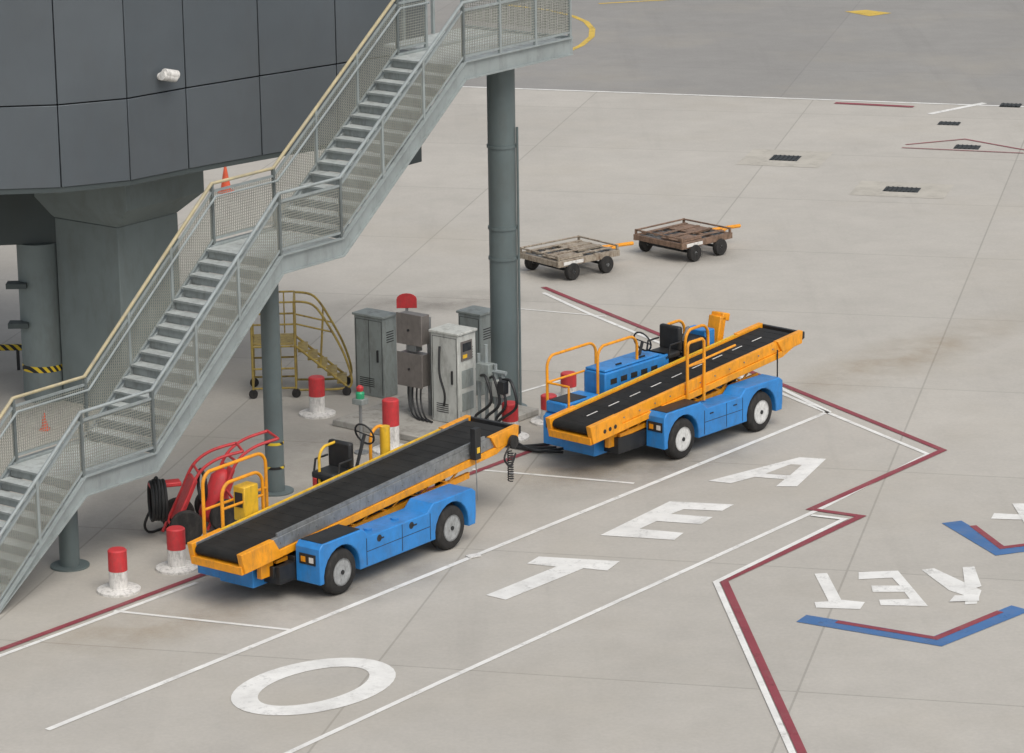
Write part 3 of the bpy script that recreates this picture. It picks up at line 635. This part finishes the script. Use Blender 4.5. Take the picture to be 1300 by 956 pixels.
o=Ob("beacon_post",G(459,575),W); tube(o("pole",'steel'),[(0,0,0),(0,0,.95)],.03); lathe(o("base",'steel'),[(.14,0),(.14,.03),(.03,.04)],(0,0,0),'z',20)
box(o("box",'cabg',.01),-.12,.12,-.1,.1,.95,1.06); lathe(o("green_lens",'green'),[(.08,1.062),(.085,1.16),(.05,1.2)],(0,0,0),'z',18); lathe(o("red_lens",'bred'),[(.06,1.202),(.07,1.27),(.03,1.31)],(0,0,0),'z',18); o.done()
def cone(u,v,h):
    o=Ob("traffic_cone",G(u,v)); k=h/.7; box(o("base",'conem',.01),-.2*k,.2*k,-.2*k,.2*k,0,.04); lathe(o("body",'conem'),[(.15*k,.042),(.03*k,h)],(0,0,0),'z',24); lathe(o("band",'bwhite'),[(.105*k,h*.38),(.078*k,h*.58)],(0,0,0),'z',24); o.done()
cone(287,244,.68); cone(57,546,.34)
# ------------------------------------------------------------------ yellow maintenance steps
o=Ob("maintenance_steps",G(322,506),(1,0.05,0))
t=lambda pts,r=.024: tube(o("frame",'mustard'),pts,r,7)
for x in (0,.85):
    for y in (0,.9): t([(x,y,.12),(x,y,1.95)])
for z in (.2,.6,1.05,1.5,1.95):
    for y in (0,.9): t([(0,y,z),(.85,y,z)],.02)
    for x in (0,.85): t([(x,0,z),(x,.9,z)],.02)
box(o("platform",'mustard',.005),.03,.82,.03,.87,1.07,1.10)
for x in (.28,.56): t([(x,0,.2),(x,0,1.05)],.016)
for x in (.2,.42,.64): t([(x,.9,1.1),(x,.9,1.95)],.014)
for y in (.05,.85):
    t(smooth([(.85,y,1.95),(1.25,y,1.85),(1.6,y,1.3),(1.85,y,.75),(1.95,y,.25),(1.7,y,.14),(.85,y,.14)]),.024)
    t([(.85,y,1.05),(1.85,y,.2)],.026); t([(.85,y,1.5),(1.62,y,1.3)],.018); t([(1.35,y,.65),(1.42,y,1.62)],.018)
for k in range(5): box(o("step_treads",'mustard',.004),.9+k*.19,1.1+k*.19,.07,.83,.9-k*.165,.93-k*.165)
for x,y in ((0,0),(.85,0),(0,.9),(1.85,.05),(1.85,.85)): lathe(o("castors",'tyre'),[(.03,-.03),(.09,-.03),(.09,.03),(.03,.03)],(x,y,.09),'y',16)
o.done()
# ------------------------------------------------------------------ hose trolley and wheeled extinguisher
def coil(bm,c,R,r,axis,n=24,sq=1.0):
    c=Vector(c); P_=[]
    for k in range(n):
        a_=2*math.pi*k/n
        P_.append(c+(Vector((0,R*sq*math.cos(a_),R*math.sin(a_))) if axis=='x' else Vector((R*sq*math.cos(a_),0,R*math.sin(a_)))))
    tube(bm,P_,r,7,True)
def trolley(name,u,v,ang,reel=True):
    o=Ob(name,G(u,v),(math.cos(ang),math.sin(ang),0))
    for y in (-.40,.40):
        lathe(o("tyres",'tyre'),[(.17,y-.05),(.27,y-.05),(.30,y-.02),(.30,y+.02),(.27,y+.05),(.17,y+.05)],(0,0,.30),'y',28)
        lathe(o("wheel_discs",'bred'),[(.001,y-.03),(.18,y-.03),(.18,y+.03),(.001,y+.03)],(0,0,.30),'y',20)
    tube(o("axle",'black'),[(0,-.4,.30),(0,.4,.30)],.025)
    for y in (-.27,.27):
        tube(o("frame",'bred'),smooth([(-.30,y,.05),(-.2,y,.25),(.05,y,.75),(.28,y,1.2),(.6,y,1.42),(1.05,y,1.52)]),.028,8)
        if not reel: tube(o("frame",'bred'),[(.05,y,.75),(.5,y,.05)],.022,8)
    for x,z in ((1.05,1.52),(-.2,.25),(.28,1.2)): tube(o("frame",'bred'),[(x,-.27,z),(x,.27,z)],.024)
    T=Matrix.Translation((.06,0,.68))@Matrix.Rotation(.42,4,'Y'); box(o("back_plate",'bred',.02),-.04,.03,-.25,.25,-.45,.42,T)
    if reel:
        for j in range(5):
            coil(o("hose_coils",'black'),(-.30-.055*j,.0+random.uniform(-.02,.02),.72+random.uniform(-.02,.02)),.36+random.uniform(-.03,.02),.03,'x',26,.72)
        coil(o("hose_coils",'black'),(-.38,0,.7),.26,.03,'x',24,.72)
        box(o("hose_saddle",'bred',.02),-.55,.0,-.12,.12,.95,1.03)
        tube(o("hose_tail",'black'),smooth([(-.5,.2,.5),(-.6,.3,.2),(-.5,.35,.04),(-.1,.6,.03),(.4,.55,.03)]),.024,6)
    else:
        p0=Vector((-.20,0,.12)); d3=Vector((.40,0,1)).normalized()
        tube(o("cylinder",'bred'),[p0,p0+d3*.05,p0+d3*.12,p0+d3*.80,p0+d3*.92,p0+d3*.97],[.10,.17,.21,.21,.12,.05],24); tube(o("valve",'steel'),[p0+d3*.97,p0+d3*1.08],.035,10)
        box(o("label",'bwhite'),-.24,-.235,-.07,.07,.45,.62)
        for r_ in (.24,.29): coil(o("hose",'black'),(-.28,0,.78),r_,.024,'x',24,.8)
    o.done()
trolley("hose_reel_trolley",232,682,math.radians(16)); trolley("wheeled_fire_extinguisher",278,668,math.radians(24),False)
# ------------------------------------------------------------------ dollies
def dolly(pl,pn,pr,m,zt=.48):
    L_=G(*pl,zt); Nn=G(*pn,zt); R_=G(*pr,zt); xd=(R_-Nn); yd=(L_-Nn); lx=xd.length; z=Vector((0,0,1)); xd.normalize(); yy=z.cross(xd); ly=abs(yd.dot(yy))
    o=Ob("baggage_dolly",(Nn.x,Nn.y,0),xd)
    f=o("deck_frame",m,.006)
    for y in (0,ly-.09): box(f,0,lx,y,y+.09,zt-.14,zt)
    for x in (0,lx-.09,lx*.33,lx*.66): box(f,x+.001,x+.089,.092,ly-.092,zt-.13,zt-.01)
    rl=o("deck_rollers",'steel'); n=int(lx/.2)
    for k in range(n):
        x=.16+k*.2
        if x<lx-.1: tube(rl,[(x,.1,zt-.04),(x,ly-.1,zt-.04)],.03,8)
    box(o("deck_boards",m,.004),.1,lx*.45,.1,ly*.5,zt+.0,zt+.03); box(o("deck_boards",m,.004),lx*.55,lx-.1,ly*.35,ly-.12,zt+.0,zt+.03)
    for k in range(4): box(o("deck_slats",m,.003),.12,lx-.12,.15+k*(ly-.4)/3,.25+k*(ly-.4)/3,zt+.032,zt+.05)
    for x in (.02,lx-.07):
        for y in (.02,ly-.07): box(f,x,x+.05,y,y+.05,zt+.001,zt+.12)
    tube(f,[(.04,.04,zt+.1),(.04,ly-.05,zt+.1)],.022); tube(f,[(.04,ly-.05,zt+.1),(lx-.05,ly-.05,zt+.1)],.022); tube(f,[(lx-.05,.05,zt+.1),(lx-.05,ly-.05,zt+.1)],.022)
    box(o("side_plate",'bwhite',.004),.15,lx*.4,-.012,-.002,zt-.11,zt-.03)
    for x in (.42,lx-.42):
        tube(o("axles",'black'),[(x,-.02,.2),(x,ly+.02,.2)],.035); 
        for y in (-.05,ly-.07):
            lathe(o("tyres",'tyre'),[(.09,0),(.18,0),(.2,.03),(.2,.10),(.18,.13),(.09,.13)],(x,y,.2),'y',24); lathe(o("rims",'rimg'),[(.10,.02),(.05,.0),(.02,.0)],(x,y,.2),'y',16); 
        for y in (.12,ly-.2): box(o("axle_hangers",'black'),x-.05,x+.05,y,y+.06,.2,zt-.12)
    tube(o("tow_bar",'orange'),[(lx-.05,ly*.25,.40),(lx+.5,ly*.4,.42)],.04); tube(o("tow_bar",'orange'),[(lx-.05,ly*.55,.40),(lx+.5,ly*.4,.42)],.04); tube(o("tow_bar",'orange'),[(lx+.5,ly*.4,.42),(lx+.85,ly*.35,.42)],.045)
    o.done()
dolly((653,321),(709,333),(787,317),'rust'); dolly((805,297),(866,310),(930,295),'rust2')
single("paper_litter",'bwhite',lambda bm: box(bm,-.11,.11,-.08,.08,0.0,.015,Matrix.Translation(G(601,707)+Vector((0,0,.012)))@Matrix.Rotation(.5,4,'Z')))
# ------------------------------------------------------------------ light
w=bpy.data.worlds.new("World"); sc.world=w; w.use_nodes=True; N=w.node_tree.nodes; L=w.node_tree.links
bg=N["Background"]; sky=N.new("ShaderNodeTexSky"); sky.sky_type='NISHITA'; sky.sun_disc=False; el=math.radians(55); az=math.radians(150)
sky.sun_elevation=el; sky.sun_rotation=az; sky.dust_density=3; sky.air_density=1.0
hs=N.new("ShaderNodeHueSaturation"); hs.inputs["Saturation"].default_value=0.35; L.new(sky.outputs[0],hs.inputs["Color"]); L.new(hs.outputs[0],bg.inputs["Color"]); bg.inputs["Strength"].default_value=0.15
ld=bpy.data.lights.new("sun",'SUN'); ld.energy=1.35; ld.angle=math.radians(42); ld.color=(1,.955,.885); lo=bpy.data.objects.new("sun",ld); sc.collection.objects.link(lo)
sv=Vector((math.sin(az)*math.cos(el),math.cos(az)*math.cos(el),math.sin(el))); lo.rotation_euler=sv.to_track_quat('Z','Y').to_euler(); lo.location=(20,20,40)
sc.view_settings.view_transform='Standard'; sc.view_settings.look='None'; sc.view_settings.exposure=0; sc.view_settings.gamma=1
